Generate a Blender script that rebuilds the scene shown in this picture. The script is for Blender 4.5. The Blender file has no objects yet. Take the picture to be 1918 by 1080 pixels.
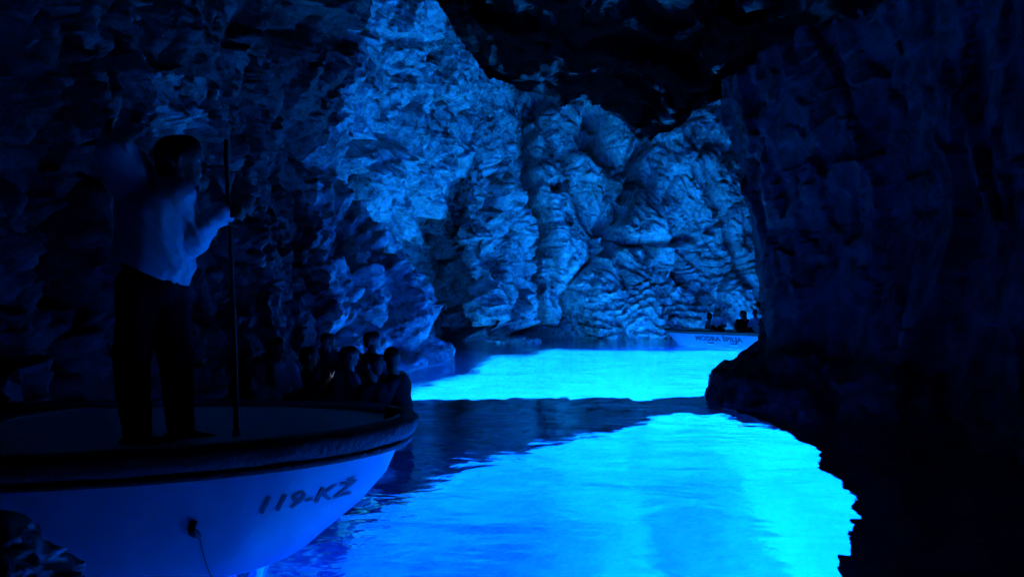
import bpy, bmesh, math, random
import numpy as np
from mathutils import Vector, Matrix

random.seed(7); np.random.seed(7)
sc = bpy.context.scene
col = sc.collection

# ------------------------------------------------------------------ camera
F, CX, HY, CZ = 1385.0, 959.0, 575.0, 1.4      # focal length (px of the 1918 px photo), centre, horizon row, eye height
cam = bpy.data.cameras.new('camera'); cam_ob = bpy.data.objects.new('camera', cam); col.objects.link(cam_ob)
cam.sensor_width = 36.0; cam.lens = 36.0 * F / 1918.0
cam.shift_y = (HY - 540.0) / 1918.0
cam.clip_end = 500.0; cam.clip_start = 0.05
cam_ob.location = (0, 0, CZ); cam_ob.rotation_euler = (math.radians(90), 0, 0)
sc.camera = cam_ob
def at(px, py, D):
    return Vector(((px - CX) / F * D, D, CZ + (HY - py) / F * D))

# ------------------------------------------------------------------ light
SUN_EL = 25.0
SUN_AZ = 99.0            # the sun stands beyond the right-hand rock (towards +X); its light enters under water
w = bpy.data.worlds.new('World'); sc.world = w; w.use_nodes = True
nt = w.node_tree; bgn = nt.nodes['Background']
sky = nt.nodes.new('ShaderNodeTexSky'); sky.sky_type = 'NISHITA'; sky.sun_disc = False
sky.sun_elevation = math.radians(SUN_EL); sky.sun_rotation = math.radians(SUN_AZ)
nt.links.new(sky.outputs[0], bgn.inputs[0]); bgn.inputs[1].default_value = 0.08
sl = bpy.data.lights.new('sun', 'SUN'); sl.energy = 5.0; sl.angle = math.radians(0.8); sl.color = (1.0, 0.95, 0.88)
so = bpy.data.objects.new('sun', sl); col.objects.link(so)
_a, _e = math.radians(SUN_AZ), math.radians(SUN_EL)
_d = Vector((math.sin(_a) * math.cos(_e), math.cos(_a) * math.cos(_e), math.sin(_e)))
so.rotation_euler = _d.to_track_quat('Z', 'Y').to_euler(); so.location = (40, 0, 30)
vs = sc.view_settings
vs.view_transform = 'Standard'; vs.look = 'None'; vs.gamma = 1.0; vs.use_curve_mapping = False
vs.exposure = 5.75
cy = sc.cycles
cy.use_denoising = True; cy.denoising_prefilter = 'ACCURATE'
cy.max_bounces = 8; cy.diffuse_bounces = 4; cy.glossy_bounces = 3; cy.transmission_bounces = 6
cy.transparent_max_bounces = 12; cy.volume_bounces = 0
cy.sample_clamp_indirect = 4.0; cy.use_adaptive_sampling = False
cy.caustics_reflective = False; cy.caustics_refractive = True

# ------------------------------------------------------------------ noise helpers (numpy)
def _hash(ix, iy, iz, seed):
    with np.errstate(over='ignore'):
        h = (ix.astype(np.uint32) * np.uint32(374761393) + iy.astype(np.uint32) * np.uint32(668265263)
             + iz.astype(np.uint32) * np.uint32(2147483647 & 0x7ed55d16) + np.uint32(seed * 9176 + 1013))
        h = (h ^ (h >> np.uint32(13))) * np.uint32(1274126177)
        h = (h ^ (h >> np.uint32(16))) * np.uint32(2246822519)
        h = h ^ (h >> np.uint32(15))
    return h
def _rnd(h, k):
    with np.errstate(over='ignore'):
        g = (h ^ np.uint32(k * 2654435 + 77)) * np.uint32(2654435761)
        g = (g ^ (g >> np.uint32(15))) * np.uint32(2246822519)
        g = g ^ (g >> np.uint32(13))
    return (g & np.uint32(0xffffff)).astype(np.float32) / np.float32(0xffffff)
def perlin(p, seed=0):
    f = np.floor(p); i = f.astype(np.int64); t = (p - f).astype(np.float32)
    u = t * t * t * (t * (t * 6 - 15) + 10)
    out = 0
    for dx in (0, 1):
        wx = u[:, 0] if dx else 1 - u[:, 0]
        for dy in (0, 1):
            wy = u[:, 1] if dy else 1 - u[:, 1]
            for dz in (0, 1):
                wz = u[:, 2] if dz else 1 - u[:, 2]
                h = _hash(i[:, 0] + dx, i[:, 1] + dy, i[:, 2] + dz, seed)
                g = (_rnd(h, 1) * 2 - 1) * (t[:, 0] - dx) + (_rnd(h, 2) * 2 - 1) * (t[:, 1] - dy) + (_rnd(h, 3) * 2 - 1) * (t[:, 2] - dz)
                out = out + g * wx * wy * wz
    return out
def fbm(p, octaves=4, seed=0, ridged=False):
    a, s, out = 1.0, 1.0, 0
    for o in range(octaves):
        n = perlin(p * s, seed + o * 17)
        out = out + a * ((0.5 - np.abs(n) * 1.6) if ridged else n)
        a *= 0.5; s *= 2.03
    return out
def facet(p, seed=0, tilt=1.0):
    """blocky broken rock: each cell is a tilted plane of its own"""
    f = np.floor(p - 0.5); i = f.astype(np.int64)
    best = np.full(len(p), 1e9, np.float32); val = np.zeros(len(p), np.float32)
    for dx in (0, 1):
        for dy in (0, 1):
            for dz in (0, 1):
                jx, jy, jz = i[:, 0] + dx, i[:, 1] + dy, i[:, 2] + dz
                h = _hash(jx, jy, jz, seed)
                cx = p[:, 0] - (jx + 0.5 + (_rnd(h, 1) - .5) * .9)
                cyy = p[:, 1] - (jy + 0.5 + (_rnd(h, 2) - .5) * .9)
                cz = p[:, 2] - (jz + 0.5 + (_rnd(h, 3) - .5) * .9)
                d = cx * cx + cyy * cyy + cz * cz
                v = (_rnd(h, 4) - .5) * 1.2 + tilt * ((_rnd(h, 5) * 2 - 1) * cx + (_rnd(h, 6) * 2 - 1) * cyy + (_rnd(h, 7) * 2 - 1) * cz)
                m = d < best
                best = np.where(m, d, best); val = np.where(m, v, val)
    return val

def crack(p, seed=0, width=.07):
    """clefts between cells"""
    f = np.floor(p - 0.5); i = f.astype(np.int64)
    f1 = np.full(len(p), 1e9, np.float32); f2 = f1.copy()
    for dx in (0, 1):
        for dy in (0, 1):
            for dz in (0, 1):
                jx, jy, jz = i[:, 0] + dx, i[:, 1] + dy, i[:, 2] + dz
                h = _hash(jx, jy, jz, seed)
                d = (p[:, 0] - (jx + .5 + (_rnd(h, 1) - .5) * .9)) ** 2 + (p[:, 1] - (jy + .5 + (_rnd(h, 2) - .5) * .9)) ** 2 + (p[:, 2] - (jz + .5 + (_rnd(h, 3) - .5) * .9)) ** 2
                f2 = np.minimum(f2, np.maximum(f1, d)); f1 = np.minimum(f1, d)
    return -np.exp(-(np.sqrt(f2) - np.sqrt(f1)) / width)

# ------------------------------------------------------------------ object helpers
def tag(o, label=None, cat=None, group=None, kind=None):
    if label: o['label'] = label
    if cat: o['category'] = cat
    if group: o['group'] = group
    if kind: o['kind'] = kind
    return o
def link(name, me, mat=None, parent=None, smooth=True):
    o = bpy.data.objects.new(name, me); col.objects.link(o)
    if mat and not me.materials: me.materials.append(mat)
    if parent: o.parent = parent
    if smooth: me.polygons.foreach_set('use_smooth', [True] * len(me.polygons))
    return o
def empty(name, loc=(0, 0, 0), rz=0.0):
    o = bpy.data.objects.new(name, None); col.objects.link(o); o.location = loc; o.rotation_euler = (0, 0, rz)
    o.empty_display_size = 0.1
    return o
def grid_mesh(name, P, flip=False, keep=None):
    nu, nv = P.shape[:2]
    idx = np.arange(nu * nv).reshape(nu, nv)
    q = np.stack([idx[:-1, :-1], idx[1:, :-1], idx[1:, 1:], idx[:-1, 1:]], -1).reshape(-1, 4)
    if flip: q = q[:, ::-1]
    if keep is not None:
        q = q[keep[:-1, :-1].reshape(-1)]
        used, inv = np.unique(q, return_inverse=True); P = P.reshape(-1, 3)[used]; q = inv.reshape(-1, 4)
        nu, nv = len(P), 1
    me = bpy.data.meshes.new(name)
    me.vertices.add(nu * nv); me.vertices.foreach_set('co', P.reshape(-1).astype(np.float32))
    me.loops.add(q.size); me.loops.foreach_set('vertex_index', q.reshape(-1).astype(np.int32))
    me.polygons.add(len(q)); me.polygons.foreach_set('loop_start', np.arange(0, q.size, 4, dtype=np.int32))
    me.polygons.foreach_set('loop_total', np.full(len(q), 4, np.int32))
    me.update(calc_edges=True)
    return me
def grid_normals(P):
    du = np.gradient(P, axis=0); dv = np.gradient(P, axis=1)
    n = np.cross(du, dv); n /= np.linalg.norm(n, axis=2, keepdims=True) + 1e-9
    return n
def interp_table(yk, zk, T, y, z):
    """bilinear (smoothed) table look-up, T[len(yk)][len(zk)]"""
    T = np.asarray(T, float)
    iy = np.clip(np.searchsorted(yk, y) - 1, 0, len(yk) - 2); iz = np.clip(np.searchsorted(zk, z) - 1, 0, len(zk) - 2)
    yk = np.asarray(yk, float); zk = np.asarray(zk, float)
    ty = np.clip((y - yk[iy]) / (yk[iy + 1] - yk[iy]), 0, 1); tz = np.clip((z - zk[iz]) / (zk[iz + 1] - zk[iz]), 0, 1)
    return (T[iy, iz] * (1 - ty) + T[iy + 1, iz] * ty) * (1 - tz) + (T[iy, iz + 1] * (1 - ty) + T[iy + 1, iz + 1] * ty) * tz

# ------------------------------------------------------------------ materials
def new_mat(name):
    m = bpy.data.materials.new(name); m.use_nodes = True
    return m, m.node_tree, m.node_tree.nodes['Principled BSDF'], m.node_tree.nodes, m.node_tree.links
def plain(name, c, rough=0.6, spec=0.3, noise=0.25, scale=18.0, bump=0.0, bscale=60.0, metallic=0.0):
    m, t, b, n, l = new_mat(name)
    tc = n.new('ShaderNodeTexCoord'); nz = n.new('ShaderNodeTexNoise'); nz.inputs['Scale'].default_value = scale
    nz.inputs['Detail'].default_value = 5
    l.new(tc.outputs['Object'], nz.inputs['Vector'])
    mx = n.new('ShaderNodeMix'); mx.data_type = 'RGBA'
    mx.inputs[6].default_value = (*[x * (1 - noise) for x in c], 1); mx.inputs[7].default_value = (*[min(1, x * (1 + noise)) for x in c], 1)
    l.new(nz.outputs['Fac'], mx.inputs[0]); l.new(mx.outputs[2], b.inputs['Base Color'])
    b.inputs['Roughness'].default_value = rough; b.inputs['Specular IOR Level'].default_value = spec
    b.inputs['Metallic'].default_value = metallic
    if bump:
        bn = n.new('ShaderNodeTexNoise'); bn.inputs['Scale'].default_value = bscale; bn.inputs['Detail'].default_value = 4
        l.new(tc.outputs['Object'], bn.inputs['Vector'])
        bp = n.new('ShaderNodeBump'); bp.inputs['Strength'].default_value = bump; bp.inputs['Distance'].default_value = 0.02
        l.new(bn.outputs['Fac'], bp.inputs['Height']); l.new(bp.outputs['Normal'], b.inputs['Normal'])
    return m
def rock(name, dark, light, scale=1.0, rough=0.75, spec=0.25, bump=0.6, bdist=0.05, tide=None, wet=False):
    m, t, b, n, l = new_mat(name)
    tc = n.new('ShaderNodeTexCoord')
    def noise(s, d, dist=0.0, rgh=0.6):
        x = n.new('ShaderNodeTexNoise'); x.inputs['Scale'].default_value = s * scale; x.inputs['Detail'].default_value = d
        x.inputs['Distortion'].default_value = dist; x.inputs['Roughness'].default_value = rgh
        l.new(tc.outputs['Object'], x.inputs['Vector']); return x
    big = noise(0.45, 7, 0.8); fine = noise(4.5, 10, 0.3, 0.78)
    ma = n.new('ShaderNodeMath'); ma.operation = 'MULTIPLY_ADD'; ma.inputs[1].default_value = 0.62
    l.new(fine.outputs['Fac'], ma.inputs[0])
    mb = n.new('ShaderNodeMath'); mb.operation = 'MULTIPLY'; mb.inputs[1].default_value = 0.38
    l.new(big.outputs['Fac'], mb.inputs[0]); l.new(mb.outputs[0], ma.inputs[2])
    cr = n.new('ShaderNodeValToRGB'); cr.color_ramp.elements[0].position = 0.40; cr.color_ramp.elements[0].color = (*dark, 1)
    cr.color_ramp.elements[1].position = 0.585; cr.color_ramp.elements[1].color = (*light, 1)
    l.new(ma.outputs[0], cr.inputs[0])
    out = cr.outputs[0]
    if tide:                                            # dark weed band along the water line
        sp = n.new('ShaderNodeSeparateXYZ'); l.new(tc.outputs['Object'], sp.inputs[0])
        wob = n.new('ShaderNodeMath'); wob.operation = 'MULTIPLY_ADD'; wob.inputs[1].default_value = -2.2
        l.new(fine.outputs['Fac'], wob.inputs[0]); l.new(sp.outputs['Z'], wob.inputs[2])
        mr = n.new('ShaderNodeMapRange'); mr.inputs['From Min'].default_value = tide - 1.35; mr.inputs['From Max'].default_value = tide - 0.85
        l.new(wob.outputs[0], mr.inputs['Value'])
        mx = n.new('ShaderNodeMix'); mx.data_type = 'RGBA'; mx.inputs[6].default_value = (0.02, 0.022, 0.02, 1)
        l.new(mr.outputs[0], mx.inputs[0]); l.new(out, mx.inputs[7]); out = mx.outputs[2]
    l.new(out, b.inputs['Base Color'])
    b.inputs['Roughness'].default_value = rough; b.inputs['Specular IOR Level'].default_value = spec
    bn = noise(5.0, 10, 0.3, 0.68)
    if wet:
        wn = noise(1.1, 4, 0.5); wr = n.new('ShaderNodeMapRange'); wr.inputs['From Min'].default_value = .56; wr.inputs['From Max'].default_value = .64
        wr.inputs['To Min'].default_value = .0; wr.inputs['To Max'].default_value = .28
        l.new(wn.outputs['Fac'], wr.inputs['Value']); l.new(wr.outputs[0], b.inputs['Specular IOR Level'])
    bp = n.new('ShaderNodeBump'); bp.inputs['Strength'].default_value = bump; bp.inputs['Distance'].default_value = bdist
    l.new(bn.outputs['Fac'], bp.inputs['Height']); l.new(bp.outputs['Normal'], b.inputs['Normal'])
    return m

M = {}
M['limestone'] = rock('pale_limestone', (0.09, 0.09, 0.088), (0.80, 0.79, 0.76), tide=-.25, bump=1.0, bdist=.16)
M['limestone_left'] = rock('shaded_limestone', (0.010, 0.010, 0.010), (0.10, 0.10, 0.098), tide=0.7, bump=1.0, bdist=.14)
M['limestone_patch'] = rock('paler_limestone', (0.05, 0.05, 0.045), (0.42, 0.43, 0.38), tide=0.0, bump=1.0, bdist=.14)
M['limestone_mid'] = rock('lit_limestone', (0.06, 0.06, 0.058), (0.74, 0.73, 0.71), tide=0.0, bump=1.0, bdist=.16)
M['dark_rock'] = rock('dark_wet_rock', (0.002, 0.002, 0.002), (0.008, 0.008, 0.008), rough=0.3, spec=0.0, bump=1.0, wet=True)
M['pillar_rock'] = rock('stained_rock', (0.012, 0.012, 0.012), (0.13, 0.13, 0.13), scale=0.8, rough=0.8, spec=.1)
M['sill_rock'] = rock('weedy_rock', (0.01, 0.012, 0.01), (0.035, 0.04, 0.035), rough=0.8)
M['sand'] = plain('pale_sand', (0.72, 0.72, 0.70), 0.9, 0.1, 0.12, 0.8, 0.4, 6)
M['shell_rock'] = rock('light_shell_rock', (0.12, 0.11, 0.09), (0.28, 0.26, 0.22), scale=0.3)
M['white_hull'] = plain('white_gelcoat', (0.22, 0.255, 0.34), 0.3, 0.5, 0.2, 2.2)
M['deck_white'] = plain('worn_deck_paint', (0.80, 0.82, 0.80), 0.6, 0.3, 0.12, 5, 0.15, 90)
M['rubber'] = plain('black_rubber', (0.012, 0.012, 0.013), 0.6, 0.35, 0.4, 30, 0.8, 40)
M['wood'] = plain('dark_varnished_wood', (0.05, 0.032, 0.02), 0.5, 0.4, 0.4, 14)
M['metal'] = plain('dull_metal', (0.3, 0.3, 0.3), 0.35, 0.5, 0.2, 20, metallic=1.0)
M['lettering'] = plain('dark_blue_paint', (0.012, 0.018, 0.05), 0.5, 0.3, 0.3, 40)
M['skin'] = plain('tanned_skin', (0.20, 0.11, 0.075), 0.5, 0.35, 0.12, 12)
M['hair'] = plain('dark_hair', (0.008, 0.007, 0.006), 0.5, 0.3, 0.5, 60, 0.6, 90)
M['shirt_white'] = plain('white_cotton', (0.82, 0.82, 0.82), 0.85, 0.1, 0.06, 12)
M['shirt_grey'] = plain('grey_cotton', (0.22, 0.23, 0.25), 0.85, 0.1, 0.15, 12)
M['shirt_blue'] = plain('pale_blue_cotton', (0.42, 0.5, 0.6), 0.85, 0.1, 0.1, 12)
M['shirt_black'] = plain('black_cotton', (0.012, 0.012, 0.014), 0.9, 0.1, 0.3, 12)
M['trousers'] = plain('dark_trousers', (0.012, 0.013, 0.018), 0.9, 0.1, 0.3, 12)
M['shoe'] = plain('dark_shoe_leather', (0.012, 0.012, 0.012), 0.6, 0.3, 0.3, 20)
M['eye'] = plain('eye_white', (0.6, 0.6, 0.58), 0.2, 0.5, 0.05, 30)
M['rope'] = plain('frayed_rope', (0.05, 0.048, 0.045), 0.9, 0.1, 0.4, 60, 0.8, 120)

# ------------------------------------------------------------------ the rock shell of the cave
def sheet(name, P, mat, layers, seed=1, flip=False, sign=1.0, fine=1.0, mask=None, extra=None, keep=None, lean=0.0):
    n = grid_normals(P) * sign
    raw = P.reshape(-1, 3).astype(np.float32); flat = raw.copy(); flat[:, 0] += lean * flat[:, 2]
    warp = np.stack([fbm(flat * 0.35 + 11.3, 2, seed + 5), fbm(flat * 0.35 + 47.1, 2, seed + 6), fbm(flat * 0.35 + 83.7, 2, seed + 7)], -1).astype(np.float32)
    d = np.zeros(len(flat), np.float32)
    for (kind, size, amp, stretch) in layers:
        q = (flat + warp * min(1.2, size * 0.5)) * np.array(stretch, np.float32) / size
        if kind == 'facet': d += amp * facet(q, seed + int(size * 100))
        elif kind == 'crack': d += amp * crack(q, seed + int(size * 100))
        elif kind == 'ridge': d += amp * fbm(q, 5, seed + int(size * 100), True)
        else: d += amp * fbm(q, 5, seed + int(size * 100))
    if extra is not None: d += extra(raw)
    if mask is not None: d *= mask(raw)
    Q = P + n * d.reshape(P.shape[:2])[..., None]
    me = grid_mesh(name, Q, flip, keep)
    return tag(link(name, me, mat, None, False), kind='structure')

def smoothrow(a, k):
    """spread a polyline's samples evenly and round its corners"""
    a = np.asarray(a, float); s = np.r_[0, np.cumsum(np.linalg.norm(np.diff(a, axis=0), axis=1))]
    t = np.linspace(0, s[-1], k); out = np.stack([np.interp(t, s, a[:, i]) for i in range(a.shape[1])], -1)
    return out

def sculpt(p, lines):
    """large folds, clefts and niches; each is a line on the wall (given by where it shows in the photo), a half-width and a depth in metres"""
    px = CX + F * p[:, 0] / np.maximum(p[:, 1], .5); py = HY - F * (p[:, 2] - CZ) / np.maximum(p[:, 1], .5)
    wob = 18 * fbm(p * .9, 3, 301); wob2 = 18 * fbm(p * .9 + 40, 3, 302); px = px + wob; py = py + wob2
    out = np.zeros(len(p), np.float32)
    for pts, wd, amp in lines:
        best = np.full(len(p), 1e9, np.float32)
        if len(pts) == 1: pts = [pts[0], (pts[0][0] + .1, pts[0][1])]
        for (ax, ay), (bx, by) in zip(pts[:-1], pts[1:]):
            dx, dy = bx - ax, by - ay
            t = np.clip(((px - ax) * dx + (py - ay) * dy) / (dx * dx + dy * dy), 0, 1)
            best = np.minimum(best, (px - ax - t * dx) ** 2 + (py - ay - t * dy) ** 2)
        r = np.sqrt(best) / wd
        out += amp * (np.clip(1.25 - r, 0, 1) ** .8 if amp < 0 else np.sqrt(np.clip(1 - (r / 1.3) ** 2, 0, 1)))
    return out
MID = [([(865, 275)], 48, .9), ([(650, 276), (725, 262)], 15, -1.6),
       ([(760, 360), (800, 440), (845, 570)], 14, -1.6), ([(752, 470), (762, 530)], 24, -2.6), ([(700, 455), (730, 520), (770, 600), (805, 670)], 24, .9),
       ([(655, 470), (685, 560), (700, 640)], 20, .7), ([(690, 490), (720, 590), (740, 660)], 9, -1.0), ([(690, 10), (645, 150), (588, 320), (640, 400)], 16, .5),
       ([(720, 70), (790, 80)], 12, -.8), ([(735, 140), (770, 135)], 10, -.7), ([(640, 330), (650, 420), (690, 450)], 9, -1.0), ([(800, 150), (830, 250), (800, 330)], 9, -.9),
       ([(700, 300), (760, 330), (790, 400)], 30, .6)]
BACK = [([(975, 165), (985, 330), (1002, 420), (1008, 540)], 10, -1.8), ([(905, 150), (928, 300), (918, 400), (945, 480)], 11, -1.5), ([(845, 330), (858, 450), (850, 570)], 14, -1.2),
        ([(1110, 225), (1104, 250), (1114, 290)], 24, -1.5), ([(1042, 352)], 15, -1.1), ([(1062, 405)], 11, -.8), ([(930, 350), (952, 440), (1000, 570)], 30, .4), ([(1018, 230), (1035, 400), (1055, 520)], 22, .6),
        ([(1205, 268), (1158, 390), (1125, 470)], 13, -1.5), ([(1290, 262), (1245, 370), (1195, 435)], 52, .8), ([(1120, 450), (1250, 458), (1300, 446)], 8, -.7), ([(1330, 430), (1405, 370)], 7, -.6),
        ([(1160, 200), (1180, 260)], 24, .6), ([(800, 622), (900, 618), (1045, 620)], 15, -1.4), ([(1070, 310), (1150, 330)], 18, .5), ([(900, 470), (930, 500)], 16, -.9), ([(1285, 590), (1320, 585)], 22, .7)]
# left wall: x for each distance y and height z
ZK = [-12, -3, 0, 1.5, 3, 4.7, 7, 9, 12, 15]
LEFT = {
    -9: [-4.6, -4.6, -4.6, -4.8, -5, -5, -4.8, -4.5, -4, -3],
     0: [-4.5, -4.5, -4.5, -4.8, -5, -5, -4.8, -4.5, -4, -3],
     5: [-4.4, -4.4, -4.4, -4.7, -4.9, -5.0, -4.9, -4.6, -4, -3],
    10: [-4.6, -4.5, -4.4, -4.8, -5.0, -5.3, -5.2, -4.8, -4.2, -3],
    15: [-4.6, -4.3, -4.0, -4.6, -5.1, -5.4, -5.2, -4.6, -4, -3],
    17.5: [-4.4, -3.6, -3.1, -3.7, -4.6, -5.2, -4.7, -4.1, -3.6, -3],
    19.3: [-3.6, -2.6, -2.15, -2.75, -3.5, -4.9, -4.3, -3.7, -3.2, -3],
    20.6: [-3.6, -3.2, -2.9, -3.3, -3.9, -4.7, -4.1, -3.6, -3.1, -2.8],
    21.8: [-5.8, -5.6, -5.4, -5.4, -5.2, -4.8, -4.0, -3.4, -2.9, -2.7],
    24: [-6.2, -6.2, -6.2, -5.9, -5.0, -4.2, -3.4, -2.9, -2.5, -2.4],
    26: [-6.4, -6.4, -6.4, -6.0, -5.0, -3.8, -2.9, -2.3, -2.0, -1.9],
    28: [-6.2, -6.2, -6.2, -5.8, -4.6, -3.2, -2.0, -1.5, -1.2, -1.1],
    30: [-6.2, -6.2, -6.2, -5.8, -5.0, -4.0, -2.6, -1.6, -1.0, -.8],
    32: [-5.6, -5.6, -5.6, -5.2, -4.6, -3.8, -2.2, -1.0, -.4, -.2],
    35: [-4, -4, -4, -4, -4, -3.4, -1.6, .4, 1, 1]}
yk = sorted(LEFT); T = [LEFT[k] for k in yk]
ys = np.r_[np.linspace(-9, 4, 40), np.linspace(4.1, 16, 230), np.linspace(16.04, 35, 400)]
zs = np.r_[np.linspace(-12, -0.6, 30), np.linspace(-0.55, 11.2, 420), np.linspace(11.3, 15, 20)]
Y, Z = np.meshgrid(ys, zs, indexing='ij')
X = interp_table(yk, ZK, T, Y, Z)
def blur(A, k):
    for ax in (0, 1):
        B = A.copy()
        for s in range(1, k + 1):
            B += np.roll(A, s, ax) + np.roll(A, -s, ax)
        B /= (2 * k + 1)
        sl_ = [slice(None)] * 2; sl_[ax] = slice(k, -k); A = A.copy(); A[tuple(sl_)] = B[tuple(sl_)]
    return A
X = blur(X, 6)
LAYL = [('crack', 2.1, .6, (1, 1, .3)), ('crack', .8, .16, (1, 1, .4)), ('facet', 3.2, .5, (1, 1, .45)), ('facet', 1.4, .24, (1, 1, .7)), ('facet', .5, .09, (1, 1, .9)), ('facet', .22, .04, (1, 1, 1.2)), ('fbm', 1.0, .16, (1, 1, 1.3)),
        ('ridge', 1.6, .4, (1, 1, .35)), ('ridge', .55, .14, (1, 1, .35)), ('fbm', .3, .05, (1, 1, .8))]
LAYM = LAYL
PL = np.stack([X, Y, Z], -1)
edge = np.interp(Z, [0, 2.6, 3.6, 5, 15], [15.6, 16.6, 18.1, 18.4, 18.5]) + .35 * fbm(PL.reshape(-1, 3).astype(np.float32) * 1.3, 3, 15).reshape(Z.shape)  # shade this side of the ridge and light past it, painted into two limestones
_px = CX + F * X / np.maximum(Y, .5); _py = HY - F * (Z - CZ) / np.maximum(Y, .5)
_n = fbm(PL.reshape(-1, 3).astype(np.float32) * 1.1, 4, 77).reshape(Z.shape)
patch = (Y > 3) & ((((_px - 305) / 75) ** 2 + ((_py - 205) / 62) ** 2 + 1.6 * _n < 1) | (((_px - 222) / 34) ** 2 + ((_py - 135) / 32) ** 2 + 1.2 * _n < 1))  # paler colour in two ragged ovals of the left wall
sheet('paler_wall_patch', PL, M['limestone_patch'], LAYL, seed=3, keep=(Y < edge) & patch, extra=lambda p: .5 * sculpt(p, MID))
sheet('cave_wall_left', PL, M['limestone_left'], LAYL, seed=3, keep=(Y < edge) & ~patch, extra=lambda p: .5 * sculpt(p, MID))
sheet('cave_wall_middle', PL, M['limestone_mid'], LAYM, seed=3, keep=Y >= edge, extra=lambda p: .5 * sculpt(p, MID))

# back wall: follows a plan line from left to right, with tilted ribs and, low on the right, thin ledges
BK = smoothrow([(-7, 31.6), (-4.6, 33.4), (-2.6, 33.8), (-1.9, 32.4), (-1.5, 30.6), (-1.0, 29.5), (-.3, 29.1), (.4, 29.7), (.8, 31.4), (1.3, 33.2), (3, 33.8), (4.8, 34.2), (7.4, 34.6), (10, 35.2), (13, 35.6), (17, 34), (19, 30)], 640)
NB = len(BK)
zb = np.r_[np.linspace(-12, -0.6, 30), np.linspace(-0.55, 12.5, 430), np.linspace(12.6, 15, 14)]
U, Zb = np.meshgrid(np.arange(len(BK)), zb, indexing='ij')
PB = np.stack([BK[U, 0] - .2 * np.clip(Zb, 0, 12) * np.clip((2.6 - BK[U, 0]) / 2, 0, 1), BK[U, 1] - 0.02 * Zb, Zb], -1)
def back_extra(p):
    x, z = p[:, 0], p[:, 2]
    wv = fbm(p * np.array([.25, .25, .25], np.float32) + 3.1, 3, 71)
    # upright ribs leaning to the right as they go down
    s = (x + .42 * z + 1.3 * wv) / 2.3
    ribs = 1.25 * (np.abs((s % 1.0) - .5) * 2) ** .7
    s2 = (x + .30 * z + 1.1 * wv) / .83
    ribs += .28 * (np.abs((s2 % 1.0) - .5) * 2)
    # great slab on the right, tilting the other way
    slab = np.clip((x - 6.2 + .55 * (z - 6.5)) / 1.2, 0, 1)
    s3 = (z - .75 * x + .8 * wv) / 2.1
    diag = .9 * np.abs((s3 % 1.0) - .5) + .12 * facet(p * 1.4, 33)
    top = (ribs * .45) * (1 - slab) + diag * .6 * slab
    # low ledges
    low = np.clip((3.1 + .22 * (x - 5) + 1.2 * wv - z) / 1.0, 0, 1) * np.clip((x - 2.2) / 2.0, 0, 1)
    s4 = (z - .26 * x + 1.3 * wv + .8 * fbm(p * .8, 4, 91)) / (.5 + .0 * z)
    fr = s4 % 1.0; led = (.26 + .22 * fbm(p * .9, 2, 95)) * np.where(fr < .8, fr / .8, (1 - fr) / .2) + .5 + .12 * facet(p * 1.7, 97)
    return sculpt(p, BACK) + top * (1 - low) + (led + .5 * np.clip(2.5 - z, 0, 3) * .35) * low
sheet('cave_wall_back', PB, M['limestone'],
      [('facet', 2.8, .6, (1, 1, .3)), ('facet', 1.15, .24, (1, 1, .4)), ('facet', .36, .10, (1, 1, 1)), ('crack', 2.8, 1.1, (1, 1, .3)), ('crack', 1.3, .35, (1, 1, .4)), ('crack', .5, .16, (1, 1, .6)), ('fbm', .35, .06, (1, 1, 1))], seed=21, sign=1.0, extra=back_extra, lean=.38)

# right wall with its pillar and foot; under water a thin shelf, and below that the way out to the open sea
def plan_right(z):
    # inner face at height z as a plan line running away from the camera, then turning right behind the pillar
    def k(*v): return np.interp(z, [0, .35, .7, 2.5, 4.8, 7, 14], v)
    return [(k(4.6, 4.6, 4.7, 4.8, 4.7, 4.4, 4), -9), (k(4.6, 4.6, 4.7, 4.9, 4.8, 4.4, 4), 0), (k(4.5, 4.5, 4.6, 4.9, 4.7, 4.3, 4), 5),
            (k(4.3, 4.3, 4.5, 4.8, 4.5, 4.1, 4), 8), (k(3.55, 3.75, 4.4, 4.6, 4.25, 3.8, 3.6), 9.8), (k(3.0, 3.2, 4.1, 4.25, 3.8, 3.4, 3.4), 11.2),
            (k(3.2, 3.3, 4.2, 4.05, 3.5, 3.2, 3.2), 12.2), (k(3.9, 4.0, 4.6, 4.5, 4.1, 3.9, 3.9), 13.2), (k(5.2, 5.2, 5.6, 5.7, 5.6, 5.6, 5.4), 14.4), (8.2, 17.0), (10.2, 21), (11.0, 27), (11.5, 33), (12.0, 38)]
rows = []
zr = np.r_[np.linspace(15, 6.2, 24), np.linspace(6.1, 0, 330)]
NR = 520
base_s = None
for z in zr:
    pts = np.array(plan_right(z)); s = np.r_[0, np.cumsum(np.linalg.norm(np.diff(np.array(plan_right(2.5)), axis=0), axis=1))]
    if base_s is None:
        base_s = np.interp(np.linspace(0, 1, NR), [0, .12, .75, .85, 1], [0, 10, 24, 30, s[-1]])
    rows.append(np.stack([np.interp(base_s, s, pts[:, 0]), np.interp(base_s, s, pts[:, 1]), np.full(NR, z)], -1))
wl = rows[-1]
def shelf_x(y):
    return np.interp(y, [-9, 0, 2, 3.8, 6, 8.6, 9.6, 10.5, 12], [1.0, 1.0, 1.15, 1.7, 2.75, 3.4, 3.3, 3.2, 3.4])
def outer_x(y):
    return np.interp(y, [-14, 12, 14.5, 17, 21, 28, 44], [6.3, 6.3, 7.2, 9.6, 11.4, 12.2, 13.2])
for k_ in range(1, 9): rows.append(wl + np.array([0, 0, -.06 * k_]) )                       # to -0.5
sx = np.where(wl[:, 1] < 11.5, np.minimum(wl[:, 0], shelf_x(wl[:, 1])), wl[:, 0])
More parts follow.
